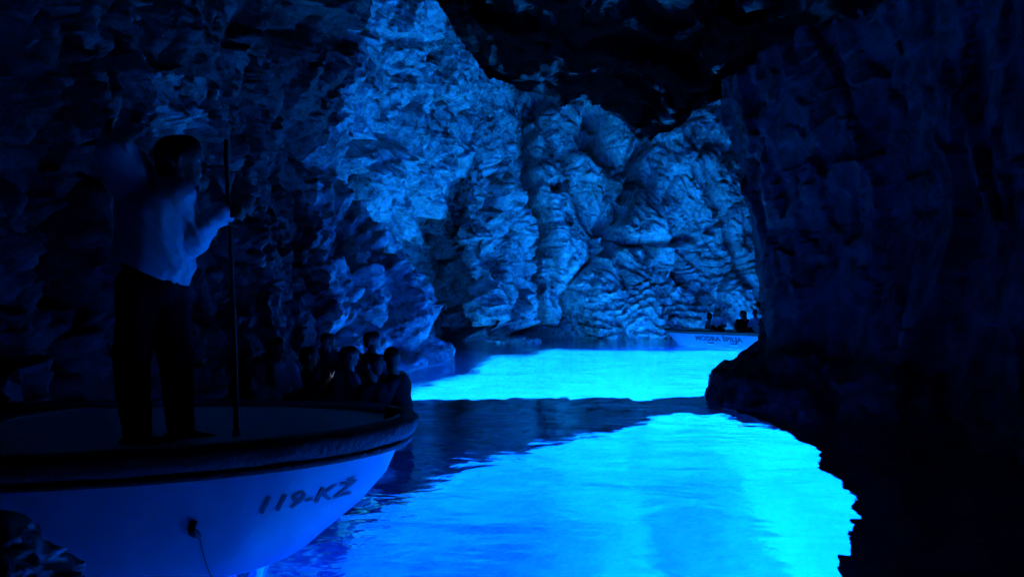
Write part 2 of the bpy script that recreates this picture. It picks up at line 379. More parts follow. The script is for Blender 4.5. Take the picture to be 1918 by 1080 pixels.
jag = .15 * fbm(np.stack([sx * 0, wl[:, 1] * 1.1, sx * 0], -1).astype(np.float32), 4, 5)
sx = sx + np.where(wl[:, 1] < 11.5, jag, 0)
for t in np.linspace(.04, 1, 30):
    r = wl.copy(); r[:, 0] = wl[:, 0] * (1 - t) + sx * t; r[:, 2] = -.5 - .05 * t; rows.append(r)
for t in (.5, 1):
    r = wl.copy(); r[:, 0] = sx + .1 * t; r[:, 2] = -.55 - .3 * t; rows.append(r)
for t in np.linspace(.1, 1, 10):
    r = wl.copy(); r[:, 0] = (sx + .1) * (1 - t) + (outer_x(wl[:, 1]) + .5) * t; r[:, 2] = -.85 - .25 * t; rows.append(r)
PR = np.stack(rows, 1)
PR[..., 2] = np.where((PR[..., 2] < 0) & (PR[..., 1] > 13.0), PR[..., 2] * .5, PR[..., 2])
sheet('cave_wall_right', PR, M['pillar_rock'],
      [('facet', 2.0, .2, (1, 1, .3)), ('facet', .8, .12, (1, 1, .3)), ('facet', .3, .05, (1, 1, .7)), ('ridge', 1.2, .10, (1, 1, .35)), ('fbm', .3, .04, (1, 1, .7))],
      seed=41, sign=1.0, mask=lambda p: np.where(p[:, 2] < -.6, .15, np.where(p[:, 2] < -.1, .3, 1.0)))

# ceiling: low arch over the near pool; its far lip rises to the high vault over the far pool
EX = [-12, -6, -3, -2, -1.3, -1.1, -.7, -.45, 0.0, .55, 1.0, 1.35, 1.7, 2.15, 2.4, 2.6, 2.9, 3.35, 3.85, 4.4, 5.5, 9, 20]
EZ = [11, 10.5, 9.8, 8.6, 7.25, 6.45, 6.1, 5.7, 5.55, 5.42, 5.15, 5.3, 5.3, 5.0, 4.75, 4.45, 4.75, 5.05, 5.2, 5.0, 4.6, 4.5, 4.5]
xs = np.r_[np.linspace(-12, -3, 40), np.linspace(-2.95, 7.5, 380), np.linspace(7.7, 19, 30)]
ez = np.interp(xs, EX, EZ)
prof = [(y, None) for y in np.r_[np.linspace(-9, 5, 50), np.linspace(5.05, 14, 230)]]
crows = []
for y, _ in prof:
    lift = 0.05 * (14 - y) + .25 * np.sin((14 - y) * .9) * (14 - y) / 14
    crows.append(np.stack([xs, np.full(len(xs), y), ez + lift], -1))
for t in np.linspace(.03, 1, 60):
    crows.append(np.stack([xs, np.full(len(xs), 14 + .8 * t), ez + (14.2 - ez) * t], -1))
for y in np.linspace(15.2, 41, 30):
    crows.append(np.stack([xs, np.full(len(xs), y), np.full(len(xs), 14.2)], -1))
PC = np.stack(crows, 1)
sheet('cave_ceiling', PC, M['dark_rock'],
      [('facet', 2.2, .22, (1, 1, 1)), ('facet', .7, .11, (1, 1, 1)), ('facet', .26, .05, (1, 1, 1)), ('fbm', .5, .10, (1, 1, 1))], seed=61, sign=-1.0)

# end wall behind the viewer
xe = np.linspace(-8, 8, 60); ze = np.linspace(-12, 12, 60)
XE, ZE = np.meshgrid(xe, ze, indexing='ij')
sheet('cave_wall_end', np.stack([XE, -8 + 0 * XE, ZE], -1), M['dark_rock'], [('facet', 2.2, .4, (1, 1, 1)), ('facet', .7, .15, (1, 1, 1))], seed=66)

# unseen outer shell added to stop light, open below the sea on the right
bm = bmesh.new()
oy = [-14, -5, 2.8] + list(np.linspace(3.3, 44, 94))
rb = [bm.verts.new((outer_x(y), y, ((-.5 if y > 13 else -1.0) + .28 * math.sin(y * 1.7) * math.sin(y * .63 + 1) + random.uniform(-.1, .1)) if y > 3.0 else -14.0)) for y in oy]; rt = [bm.verts.new((outer_x(y) - 2.0 * 0, y, 19 + 2 * math.sin(y))) for y in oy]  # lip drops near the viewer to block the sun there
for i in range(len(oy) - 1): bm.faces.new((rb[i], rb[i + 1], rt[i + 1], rt[i]))
lb = [bm.verts.new((-16, y, -18)) for y in oy]; lt = [bm.verts.new((-16, y, 20 + 2 * math.sin(y * 2))) for y in oy]
for i in range(len(oy) - 1):
    bm.faces.new((lb[i + 1], lb[i], lt[i], lt[i + 1])); bm.faces.new((rt[i], rt[i + 1], lt[i + 1], lt[i]))
for i, y in ((0, -14), (-1, 44)):
    a = bm.verts.new((outer_x(y), y, -18)); bm.faces.new((lb[i], a, rb[i], rt[i], lt[i]))
me = bpy.data.meshes.new('headland_light_shell'); bm.to_mesh(me); bm.free()
tag(link('headland_light_shell', me, M['shell_rock'], None, False), kind='structure')

# seabed: pale sand falling away to the left
def depth(x, y):
    near = 9.0 + .455 * np.minimum(np.log1p(np.exp(np.clip(1.6 - x, -9, 9) * 1.1)) / 1.1, 5.5) - .2 * np.clip(x - 2.5, 0, 2)
    far = 6.8 + 0 * x
    t = np.clip((y - 14.5) / 4.0, 0, 1)
    return near * (1 - t) + far * t
gx = np.r_[np.linspace(-17, -6, 20), np.linspace(-5.8, 18, 190), np.linspace(19, 120, 30)]
gy = np.r_[np.linspace(-60, -10, 14), np.linspace(-9.5, 40, 260), np.linspace(41, 120, 20)]
GX, GY = np.meshgrid(gx, gy, indexing='ij')
pz = np.stack([GX, GY, 0 * GX], -1).reshape(-1, 3).astype(np.float32)
und = (.35 * fbm(pz * .35, 3, 9) + .05 * fbm(pz * 2.2, 3, 10)).reshape(GX.shape)
GZ = -depth(GX, GY) + und * .28
tag(link('seabed', grid_mesh('seabed', np.stack([GX, GY, GZ], -1)), M['sand']), kind='structure')

# submerged sill joining the left rock to the pillar's foot
tx = np.linspace(-4.6, 4.2, 150)
dens = []
for x in tx:
    yc = 11.45 + .08 * (x + 1); hw = .5; zb_ = float(np.interp(x, [-4.6, -2, -1, .2, 1.0, 1.85, 2.6, 3.4, 4.2], [-11, -6.5, -4.5, -3.8, -3.1, -2.3, -1.6, -1.7, -3]))
    loop_ = [(x, yc - hw * .3, zb_), (x, yc - hw, zb_ + .5), (x, yc - hw, -1.0), (x, yc - hw * .7, -.62), (x, yc, -.5), (x, yc + hw * .7, -.6), (x, yc + hw, -1.0), (x, yc + hw, zb_ + .5), (x, yc + hw * .3, zb_), (x, yc - hw * .3, zb_)]
    dens.append(smoothrow(np.array(loop_), 110))
sheet('submerged_sill', np.stack(dens, 0), M['sill_rock'], [('facet', 1.0, .22, (1, 1, 1)), ('facet', .4, .10, (1, 1, 1)), ('fbm', .5, .1, (1, 1, 1))], seed=81, sign=1.0)

# ------------------------------------------------------------------ boats: one hull shape
L_B, BEAM = 6.2, 1.0
STEM_S = [0, .05, .12, .27, .58, .9, 1.3, 2.0, 4.0, 6.2]
STEM_Z = [.75, .60, .44, .27, .02, -.14, -.25, -.33, -.36, -.26]
def sheer_z(s): return .72 + .03 * max(0, 1 - s / 2.2) ** 2
def deck_w(s):
    u = min(1, s / 2.1)
    w_ = BEAM * (1 - (1 - u) ** 2.35) ** (1 / 2.0)
    if s > 3.6: w_ *= 1 - .16 * ((s - 3.6) / 2.6) ** 2
    return max(w_, .02)
def hull_pt(s, v, side):
    zk, zs_ = float(np.interp(s, STEM_S, STEM_Z)), sheer_z(s)
    e = float(np.interp(s, [0, .5, .8, 1.6, 3, 6.2], [.8, .5, .36, .30, .27, .27]))
    return Vector((L_B / 2 - s, side * deck_w(s) * (v ** e), zk + (zs_ - zk) * v))
SS = np.r_[np.linspace(0.0, .3, 16) ** 1.0, np.linspace(.34, 2.2, 36), np.linspace(2.3, 6.2, 34)]
VV = np.linspace(0, 1, 22) ** 1.3
def mesh_from_bm(name, bm, normals=True):
    if normals: bmesh.ops.recalc_face_normals(bm, faces=bm.faces[:])
    me = bpy.data.meshes.new(name); bm.to_mesh(me); bm.free(); return me
def loft(bm, rings, close=False, cap=False):
    vr = [[bm.verts.new(p) for p in r] for r in rings]
    n = len(vr[0])
    for a, b in zip(vr[:-1], vr[1:]):
        for i in range(n if close else n - 1):
            j = (i + 1) % n
            try: bm.faces.new((a[i], a[j], b[j], b[i]))
            except ValueError: pass
    if cap:
        for r in (vr[0], vr[-1]):
            try: bm.faces.new(r)
            except ValueError: pass
    return vr
def box(bm, c, s, rot=None):
    r = bmesh.ops.create_cube(bm, size=1.0)
    for v in r['verts']:
        p = Vector((v.co.x * s[0], v.co.y * s[1], v.co.z * s[2]))
        if rot: p = rot @ p
        v.co = p + Vector(c)
def tube(bm, pts, rad, n=8, cap=True):
    pts = [Vector(p) for p in pts]; rings = []
    for i, p in enumerate(pts):
        d = (pts[min(i + 1, len(pts) - 1)] - pts[max(i - 1, 0)]).normalized()
        a = d.cross(Vector((0, 0, 1))) if abs(d.z) < .9 else d.cross(Vector((1, 0, 0)))
        a.normalize(); b = d.cross(a); r = rad[i] if isinstance(rad, (list, tuple)) else rad
        rings.append([p + (a * math.cos(t) + b * math.sin(t)) * r for t in [2 * math.pi * k / n for k in range(n)]])
    loft(bm, rings, True, cap)
def rim_path(side_from, side_to, off=0.0, smax=6.15, dz=0.0):
    """points along the sheer from stern over the bow to stern"""
    out = []
    for s in reversed(np.r_[np.linspace(.0, .1, 6), np.linspace(.13, 6.15, 70)]):
        p = hull_pt(s, 1, -1); out.append(p)
    for s in np.r_[np.linspace(.0, .1, 6)[1:], np.linspace(.13, 6.15, 70)]:
        out.append(hull_pt(s, 1, 1))
    res = []
    for i, p in enumerate(out):
        t = (out[min(i + 1, len(out) - 1)] - out[max(i - 1, 0)]); t.z = 0; t.normalize()
        nrm = Vector((t.y, -t.x, 0))
        res.append((p + Vector((0, 0, dz)), nrm))
    return res
def sweep_rim(name, prof, mat, parent, rough=0.0):
    bm = bmesh.new(); rings = []
    for i, (p, n) in enumerate(rim_path(-1, 1)):
        ring = []
        for j, (a, b) in enumerate(prof):
            r = rough * (random.random() - .5)
            ring.append(p + n * (a + r) + Vector((0, 0, b + r * .8)))
        rings.append(ring)
    loft(bm, rings, True, True)
    return link(name, mesh_from_bm(name, bm), mat, parent)
def text_mesh(txt, size, shear=0.0, spacing=1.0, bold=0.0):
    cu = bpy.data.curves.new('lettering', 'FONT'); cu.body = txt; cu.size = size; cu.shear = shear; cu.space_character = spacing; cu.offset = bold
    cu.resolution_u = 4
    ob = bpy.data.objects.new('lettering_tmp', cu); col.objects.link(ob)
    dg = bpy.context.evaluated_depsgraph_get(); dg.update()
    me = bpy.data.meshes.new_from_object(ob.evaluated_get(dg)); bpy.data.objects.remove(ob)
    bm = bmesh.new(); bm.from_mesh(me)
    bmesh.ops.triangulate(bm, faces=bm.faces[:])
    bmesh.ops.subdivide_edges(bm, edges=[e for e in bm.edges if e.calc_length() > .06], cuts=2)
    return bm
def hull_text(txt, s0, v0, size, side, parent, along=1, shear=.3, vscale=1.0, bold=0.0, z0=None):
    """letters wrapped on the hull; s0 = distance from the bow of the first letter"""
    bm = text_mesh(txt, size, shear, 1.05, bold)
    for v in bm.verts:
        s = s0 + along * v.co.x
        p0 = hull_pt(s, v0, side); z = (p0.z if z0 is None else z0) + v.co.y * vscale
        zk, zs_ = float(np.interp(s, STEM_S, STEM_Z)), sheer_z(s)
        vv = min(.98, max(.02, (z - zk) / (zs_ - zk)))
        p = hull_pt(s, vv, side)
        n = (hull_pt(s + .01, vv, side) - p).cross(hull_pt(s, vv - .01, side) - p).normalized()
        if n.y * side < 0: n = -n
        v.co = p + n * .006
    me = bpy.data.meshes.new('lettering'); bm.to_mesh(me); bm.free()
    return link('lettering', me, M['lettering'], next(c for c in parent.children if c.name.startswith('hull')), False)
def make_boat(label, loc, rz, detail=True, group=None):
    root = empty('excursion_boat', loc, rz)
    tag(root, label, 'boat', group)
    bm = bmesh.new()
    for side in (-1, 1):
        loft(bm, [[hull_pt(s, v, side) for v in VV] for s in SS])
    bmesh.ops.remove_doubles(bm, verts=bm.verts[:], dist=.004)
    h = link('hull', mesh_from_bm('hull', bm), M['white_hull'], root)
    bm = bmesh.new(); tr = [hull_pt(6.2, v, 1) for v in VV] + [hull_pt(6.2, v, -1) for v in reversed(VV)]
    vs_ = [bm.verts.new(p + Vector((.004, 0, 0))) for p in tr]; bm.faces.new(vs_)
    link('transom', mesh_from_bm('transom', bm), M['white_hull'], root, False)
    # foredeck, cambered, with an aft edge
    bm = bmesh.new(); rings = []
    for s in np.r_[.03, .06, .1, np.linspace(.15, 2.3, 30)]:
        wv_ = max(.01, deck_w(s) - .02); z = sheer_z(s) - .02
        rings.append([Vector((L_B / 2 - s, wv_ * t, z + .05 * (1 - t * t) * min(1, s))) for t in np.linspace(-1, 1, 15)])
    rings.append([p + Vector((-.004, 0, -.12)) for p in rings[-1]])
    loft(bm, rings)
    link('foredeck', mesh_from_bm('foredeck', bm), M['deck_white'], root)
    # inner sides and floor of the open part
    bm = bmesh.new(); rings = []
    for s in np.linspace(2.2, 6.15, 24):
        w_ = deck_w(s); zf = -.06
        rings.append([Vector((L_B / 2 - s, y, z)) for y, z in ((-w_ + .03, sheer_z(s) - .01), (-w_ * .82, .25), (-w_ * .66, zf), (w_ * .66, zf), (w_ * .82, .25), (w_ - .03, sheer_z(s) - .01))])
    loft(bm, rings)
    link('inner_lining', mesh_from_bm('inner_lining', bm), M['deck_white'], root, False)
    # black rubber fender strip along the sheer, white lip inside it
    sweep_rim('fender_strip', [(-.03, -.075), (.04, -.085), (.06, -.05), (.065, 0), (.05, .018), (.02, .026), (-.02, .022), (-.035, .0)], M['rubber'], root, .018)
    sweep_rim('toe_rail', [(-.033, -.03), (-.036, .024), (-.055, .028), (-.065, -.03)], M['white_hull'], root)
    sweep_rim('rubbing_strake', [(.0, -.135), (.03, -.13), (.034, -.105), (.02, -.09), (-.01, -.09)], M['rubber'], root)
    for s in (2.75, 3.75, 4.75, 5.6):
        bm = bmesh.new(); w_ = deck_w(s) * .88
        box(bm, (L_B / 2 - s, 0, .17), (.30, 2 * w_, .04))
        bmesh.ops.bevel(bm, geom=bm.edges[:], offset=.01, segments=2, affect='EDGES')
        link('seat', mesh_from_bm('seat', bm), M['deck_white'], root, False)
    # stem head: a dark bitt with a rope lashing
    bm = bmesh.new(); tube(bm, [(L_B / 2 - .10, 0, .68), (L_B / 2 - .08, 0, .81)], [.045, .05], 10)
    tube(bm, [(L_B / 2 - .09, -.07, .775), (L_B / 2 - .09, .07, .775)], .016, 8)
    link('stem_bitt', mesh_from_bm('stem_bitt', bm), M['rubber'], root)
    return root

BOAT_A = (Vector((-.62, 4.36, 0)), math.radians(4.5))          # bow tip and heading
def boat_origin(bow, ang): return bow - Vector((math.cos(ang), math.sin(ang), 0)) * (L_B / 2)
boatA = make_boat('white boat with dark fender strip and pole-holding standing man on its foredeck', boat_origin(*BOAT_A), BOAT_A[1], group='excursion boats in the cave')
hull_text('119-KŽ', 0.72, .50, .13, -1, boatA, along=-1, shear=.5, vscale=.95, bold=.002, z0=.37)
# small dark fairlead low on the hull side with a run-off stain below
bm = bmesh.new()
for s, v0, v1, r in ((.95, .50, .60, .02),):
    pts = [hull_pt(s + .03 * math.sin(t * 3), v0 + (v1 - v0) * t, -1) + Vector((0, -.015, 0)) for t in np.linspace(0, 1, 6)]
    tube(bm, pts, [r * .5, r, r * 1.1, r, r * .8, r * .4], 8)
link('fairlead', mesh_from_bm('fairlead', bm), M['rubber'], next(c for c in boatA.children if c.name.startswith('hull')))
bm = bmesh.new()
tube(bm, [hull_pt(.96, v, -1) + Vector((0, -.002, 0)) for v in np.linspace(.12, .50, 10)], .0028, 6)
link('hull_seam', mesh_from_bm('hull_seam', bm), M['lettering'], next(c for c in boatA.children if c.name.startswith('hull')))

BOAT_B = (Vector((-1.90, 5.7, -.1)), math.radians(-83))        # bow hidden behind the first boat, stern running away
boatB = make_boat('white boat full of seated passengers lying along the rough dark rock wall', boat_origin(*BOAT_B), BOAT_B[1], group='excursion boats in the cave')
boatB.scale = (1, 1, .65)
bm = bmesh.new(); box(bm, (L_B / 2 - 3.1, .28, .52), (.05, .46, .34)); bmesh.ops.bevel(bm, geom=bm.edges[:], offset=.015, segments=2, affect='EDGES')
link('backrest', mesh_from_bm('backrest', bm), M['white_hull'], boatB, False)

BOAT_C = (Vector((6.05, 28.2, 0)), math.radians(180 - 57))
boatC = make_boat('pale blue boat with dark lettering on its side, half hidden behind the dark rock pillar', boat_origin(*BOAT_C), BOAT_C[1], group='excursion boats in the cave')
boatC.scale = (1, 1, .80)
M['blue_hull'] = plain('pale_blue_hull_paint', (0.10, 0.14, 0.26), .35, .4, .2, 2.2)
for c in boatC.children:
    if c.name.startswith('hull'): c.data.materials[0] = M['blue_hull']
hull_text('MODRA ŠPILJA', 2.1, .62, .30, 1, boatC, along=1, shear=0.0, vscale=.9, bold=.012)
BOATS = [(boatA, BOAT_A[1]), (boatB, BOAT_B[1]), (boatC, BOAT_C[1])]

# ------------------------------------------------------------------ water
wy = [-12.0]
while wy[-1] < 44:
    wy.append(wy[-1] + (1.0 if wy[-1] < -1 else max(.05, .012 * wy[-1]) if wy[-1] < 37 else 1.0))
wy = np.array(wy); wx = np.r_[np.linspace(-16, -7, 12), np.linspace(-6.8, -3.6, 26), np.arange(-3.5, 5.0, .06), np.linspace(5.1, 18, 100), np.linspace(19, 60, 30)]
WX, WY = np.meshgrid(wx, wy, indexing='ij')
pw = np.stack([WX, WY, 0 * WX], -1).reshape(-1, 3).astype(np.float32)
WZ = (.018 * fbm(pw * np.array([.7, .9, 1], np.float32), 2, 101) + .007 * fbm(pw * np.array([2.2, 3.0, 1], np.float32) + 7, 2, 103)).reshape(WX.shape)
WZ = WZ * np.clip(1.2 - np.abs(WX) * .01, 0, 1)
for b, ang in BOATS:                                       # no water inside the hulls
    dx, dy = WX - b.location.x, WY - b.location.y
    lx = dx * math.cos(ang) + dy * math.sin(ang); ly = -dx * math.sin(ang) + dy * math.cos(ang)
    s = L_B / 2 - lx
    hw = np.interp(s, [.6, .8, 1.2, 2, 3, 5, 6.0, 6.05], [-1, .04, .14, .36, .48, .48, .44, -1])
    WZ = np.where(np.abs(ly) < hw, -.75, WZ)
ob_open = (WX > (np.interp(WY, [-14, 12, 14.5, 17, 21, 28, 44], [6.3, 6.3, 7.2, 9.6, 11.4, 12.2, 13.2]) - .6)).astype(np.float32)
WP = np.stack([WX, WY, WZ], -1)
nu, nv = WX.shape
me = grid_mesh('water', WP)
bm = bmesh.new(); bm.from_mesh(me); bm.verts.ensure_lookup_table()
idx = np.arange(nu * nv).reshape(nu, nv)
loop = list(idx[:, 0]) + list(idx[-1, 1:]) + list(idx[-2::-1, -1]) + list(idx[0, -2:0:-1])
_tv = [bm.verts[i] for i in loop]
low = [bm.verts.new((v.co.x, v.co.y, -20)) for v in _tv]
bm.verts.ensure_lookup_table()
for k_ in range(len(loop)):
    j = (k_ + 1) % len(loop)
    bm.faces.new((bm.verts[loop[j]], bm.verts[loop[k_]], low[k_], low[j]))
bm.faces.new(list(reversed(low)))
bm.to_mesh(me); bm.free()
att = me.attributes.new('open_sea', 'FLOAT', 'POINT')
vals = np.ones(len(me.vertices), np.float32); vals[:nu * nv] = ob_open.reshape(-1); att.data.foreach_set('value', vals)
m, t, b, n, l = new_mat('sea_water'); n.remove(b)
out = n['Material Output']
tc = n.new('ShaderNodeTexCoord')
def wnoise(scale, sx, sy, det):
    mp = n.new('ShaderNodeMapping'); mp.inputs['Scale'].default_value = (sx, sy, 1); l.new(tc.outputs['Object'], mp.inputs[0])
    x = n.new('ShaderNodeTexNoise'); x.inputs['Scale'].default_value = scale; x.inputs['Detail'].default_value = det; x.inputs['Distortion'].default_value = .6
    l.new(mp.outputs[0], x.inputs['Vector']); return x
n1 = wnoise(1.6, .7, 1.3, 2); n2 = wnoise(5.0, .8, 1.4, 2)
ad = n.new('ShaderNodeMath'); ad.operation = 'MULTIPLY_ADD'; ad.inputs[1].default_value = .25
l.new(n2.outputs['Fac'], ad.inputs[0]); l.new(n1.outputs['Fac'], ad.inputs[2])
bp = n.new('ShaderNodeBump'); bp.inputs['Strength'].default_value = 1.0; bp.inputs['Distance'].default_value = .023
l.new(ad.outputs[0], bp.inputs['Height'])
gl = n.new('ShaderNodeBsdfGlass'); gl.inputs['IOR'].default_value = 1.333; gl.inputs['Roughness'].default_value = 0.0
l.new(bp.outputs['Normal'], gl.inputs['Normal'])
tr = n.new('ShaderNodeBsdfTransparent'); tr.inputs[0].default_value = (.97, .97, .97, 1)
mx = n.new('ShaderNodeMixShader'); an = n.new('ShaderNodeAttribute'); an.attribute_name = 'open_sea'
l.new(an.outputs['Fac'], mx.inputs[0]); l.new(gl.outputs[0], mx.inputs[1]); l.new(tr.outputs[0], mx.inputs[2]); l.new(mx.outputs[0], out.inputs['Surface'])
va = n.new('ShaderNodeVolumeAbsorption')
SIG = (.30, .099, .002)
va.inputs['Density'].default_value = SIG[0]; va.inputs['Color'].default_value = (0, 1 - SIG[1] / SIG[0], 1 - SIG[2] / SIG[0], 1)
vsn = n.new('ShaderNodeVolumeScatter')
SCAT = (.0003, .005, .05)
vsn.inputs['Density'].default_value = SCAT[2]; vsn.inputs['Color'].default_value = (SCAT[0] / SCAT[2], SCAT[1] / SCAT[2], 1, 1)
vad = n.new('ShaderNodeAddShader'); l.new(va.outputs[0], vad.inputs[0]); l.new(vsn.outputs[0], vad.inputs[1])
l.new(vad.outputs[0], out.inputs['Volume'])
tag(link('water', me, m), kind='structure')

# ------------------------------------------------------------------ wet rock standing out of the water beside the first boat
th = np.linspace(0, 2 * math.pi, 140); zz = np.r_[np.linspace(-7, -.2, 30), np.linspace(-.15, .80, 90)]
TH, ZR = np.meshgrid(th, zz, indexing='ij')
RR = np.interp(ZR, [-7, -1, 0, .3, .55, .72, .80], [2.2, 1.0, .60, .50, .38, .22, .0])
PRK = np.stack([-1.83 + RR * np.cos(TH), 2.32 + .8 * RR * np.sin(TH), ZR], -1)
PRK[-1] = PRK[0]
RN = np.stack([np.cos(TH), np.sin(TH), 0 * TH], -1)
fl = PRK.reshape(-1, 3).astype(np.float32)
dd = (.05 * facet(fl * 3.2, 5) + .03 * facet(fl * 9, 6) + .12 * fbm(fl * 3.5, 4, 8) + .03 * fbm(fl * 14, 3, 9)).reshape(TH.shape)
PRK = PRK + RN * (dd * np.clip(RR * 4, 0, 1))[..., None]
PRK[-1] = PRK[0]
M['wet_rock'] = rock('wet_black_rock', (0.006, 0.006, 0.006), (0.03, 0.03, 0.03), scale=3, rough=.22, spec=.6, bump=.8, bdist=.02)
tag(link('shore_rock', grid_mesh('shore_rock', PRK), M['wet_rock']), kind='structure')

# ------------------------------------------------------------------ people
def prim(bm, p0, p1, r0, r1, flat=1.0, axis=None, n=14):
    """tapered capsule; the cross-section is squeezed by `flat` along `axis`"""
    p0, p1 = Vector(p0), Vector(p1); d = p1 - p0
    if d.length < 1e-5: d = Vector((0, 0, 1e-4)); p1 = p0 + d
    d.normalize()
    ax = Vector(axis) if axis is not None else (Vector((0, 0, 1)) if abs(d.z) < .8 else Vector((0, 1, 0)))
    a = (ax - d * ax.dot(d)).normalized(); b = d.cross(a)
    rings = []
    for k in range(5):
        t = math.pi / 2 * (1 - k / 5); rings.append((p0 - d * r0 * math.sin(t) * .999, r0 * math.cos(t) + 1e-4))
    for k in range(6):
        t = k / 5; rings.append((p0.lerp(p1, t), r0 + (r1 - r0) * t))
    for k in range(1, 6):
        t = math.pi / 2 * k / 5; rings.append((p1 + d * r1 * math.sin(t) * .999, r1 * math.cos(t) + 1e-4))
    loft(bm, [[c + a * (math.cos(q) * r * flat) + b * (math.sin(q) * r) for q in [2 * math.pi * i / n for i in range(n)]] for c, r in rings], True, True)
def skin_mesh(name, bm, voxel, smooth=4):
    """one continuous surface grown over the laid-out volumes"""
    me = mesh_from_bm(name, bm); ob = bpy.data.objects.new(name + '_tmp', me); col.objects.link(ob)
    r = ob.modifiers.new('r', 'REMESH'); r.mode = 'VOXEL'; r.voxel_size = voxel
    sm = ob.modifiers.new('s', 'SMOOTH'); sm.iterations = smooth; sm.factor = .5
    dg = bpy.context.evaluated_depsgraph_get(); dg.update()
    res = bpy.data.meshes.new_from_object(ob.evaluated_get(dg)); bpy.data.objects.remove(ob); bpy.data.meshes.remove(me)
    res.name = name; return res
def hand(bm, wrist, d, nrm, curl=.7, sc_=1.0, thumb=1):
    """palm and five unequal, bent fingers; d points along the hand, nrm out of the back of it"""
    d = Vector(d).normalized(); nrm = Vector(nrm); nrm = (nrm - d * nrm.dot(d)).normalized(); sd = d.cross(nrm)
    w = Vector(wrist); k = sc_
    prim(bm, w, w + d * .08 * k, .026 * k, .036 * k, .5, nrm)
    for i, (off, ln, r) in enumerate(((-.030, .062, .0085), (-.010, .076, .0095), (.011, .072, .0092), (.031, .056, .0080))):
        p = w + d * .082 * k + sd * off * k * 1.05; a = 0.0; L = ln * k * .42
        for j in range(3):
            a += curl * (.45 if j == 0 else .6)
            q = p + (d * math.cos(a) - nrm * math.sin(a)) * L
            prim(bm, p, q, r * k, r * k * .92); p = q; L *= .78
    p = w + d * .025 * k - sd * .03 * k * thumb
    q = p + (d * .6 - sd * .8 * thumb - nrm * .3).normalized() * .042 * k
    prim(bm, p, q, .013 * k, .0105 * k); prim(bm, q, q + (d * .9 - sd * .2 * thumb - nrm * .6).normalized() * .034 * k, .0105 * k, .009 * k)
def head(bm, c, f, up, k=1.0):
    """skull, face, nose, ears, chin and neck root; f = the way the face looks"""
    c, f, up = Vector(c), Vector(f).normalized(), Vector(up).normalized(); s_ = f.cross(up).normalized(); up = s_.cross(f)
    prim(bm, c - f * .025 * k + up * .025 * k, c + f * .02 * k + up * .03 * k, .088 * k, .085 * k, .87, s_)
    prim(bm, c + f * .035 * k + up * .01 * k, c + f * .052 * k - up * .075 * k, .066 * k, .040 * k, .95, s_)
    prim(bm, c + f * .066 * k - up * .098 * k, c + f * .072 * k - up * .094 * k, .022 * k, .020 * k)            # chin
    prim(bm, c + f * .094 * k + up * .015 * k, c + f * .120 * k - up * .026 * k, .010 * k, .015 * k)            # nose
    prim(bm, c + f * .088 * k - up * .058 * k + s_ * .016 * k, c + f * .088 * k - up * .058 * k - s_ * .016 * k, .011 * k, .011 * k)   # lips
    prim(bm, c + f * .088 * k + up * .034 * k + s_ * .03 * k, c + f * .088 * k + up * .034 * k - s_ * .03 * k, .012 * k, .012 * k)     # brow
    for e in (-1, 1): prim(bm, c + s_ * e * .080 * k + up * .012 * k - f * .004 * k, c + s_ * e * .084 * k - up * .03 * k, .017 * k, .012 * k, .5, s_)
def hair_bm(c, f, up, k=1.0, long=0.0, bun=False):
    c, f, up = Vector(c), Vector(f).normalized(), Vector(up).normalized(); s_ = f.cross(up).normalized(); up = s_.cross(f)
    bm = bmesh.new()
    prim(bm, c - f * .045 * k + up * .032 * k, c + f * .012 * k + up * .052 * k, .092 * k, .085 * k, .92, s_)
    prim(bm, c - f * .062 * k + up * .02 * k, c - f * .07 * k - up * .055 * k, .072 * k, .05 * k, 1.1, s_)
    if long: prim(bm, c - f * .07 * k, c - f * .085 * k - up * long, .07 * k, .05 * k, 1.25, s_)
    if bun: prim(bm, c - f * .12 * k + up * .06 * k, c - f * .13 * k + up * .065 * k, .04 * k, .04 * k)
    return bm
def wrinkle(me, amp, seed, stretch):
    n = len(me.vertices); co = np.empty(n * 3, np.float32); me.vertices.foreach_get('co', co); co = co.reshape(-1, 3)
    nr = np.empty(n * 3, np.float32); me.vertices.foreach_get('normal', nr); nr = nr.reshape(-1, 3)
    q = co @ np.array(stretch, np.float32).T
    co = co + nr * (amp * fbm(q, 3, seed, True))[:, None]
    me.vertices.foreach_set('co', co.reshape(-1)); me.update()

# --- the standing man with the pole
DS = 3.7
def S(px, py, d=0.0): return at(px, py, DS + d)
hd, nk = S(340, 302, .02), S(318, 358, .02)
lsh, rsh = S(262, 352, -.03), S(334, 380, .05)
lel, lwr = S(217, 284, -.10), S(203, 246, .14)
rel, rwr = S(352, 452, .02), S(411, 399, .12)
chest, waist, pel = S(292, 402, .02), S(288, 470, .02), S(285, 525, .0)
lhip, rhip = S(264, 535, -.03), S(308, 535, .05)
lkn, rkn = S(246, 682, -.08), S(330, 676, .06)
lan, ran = S(258, 822, -.06), S(340, 822, .07)
face = Vector((.96, .22, -.06))
back_n = Vector((-.35, -.94, 0))
bm = bmesh.new()
head(bm, hd, face, (.12, 0, 1))
prim(bm, nk - Vector((0, 0, .03)), hd - Vector((.02, 0, .06)), .062, .058)
prim(bm, chest, nk - Vector((0, 0, .05)), .145, .10, .68, back_n); prim(bm, waist, chest, .125, .145, .7, back_n); prim(bm, pel, waist, .135, .125, .75, back_n)
prim(bm, lsh, rsh, .06, .06)
for a, b_, c_ in ((lsh, lel, lwr), (rsh, rel, rwr)):
    prim(bm, a, b_, .052, .042); prim(bm, b_, c_, .042, .027)
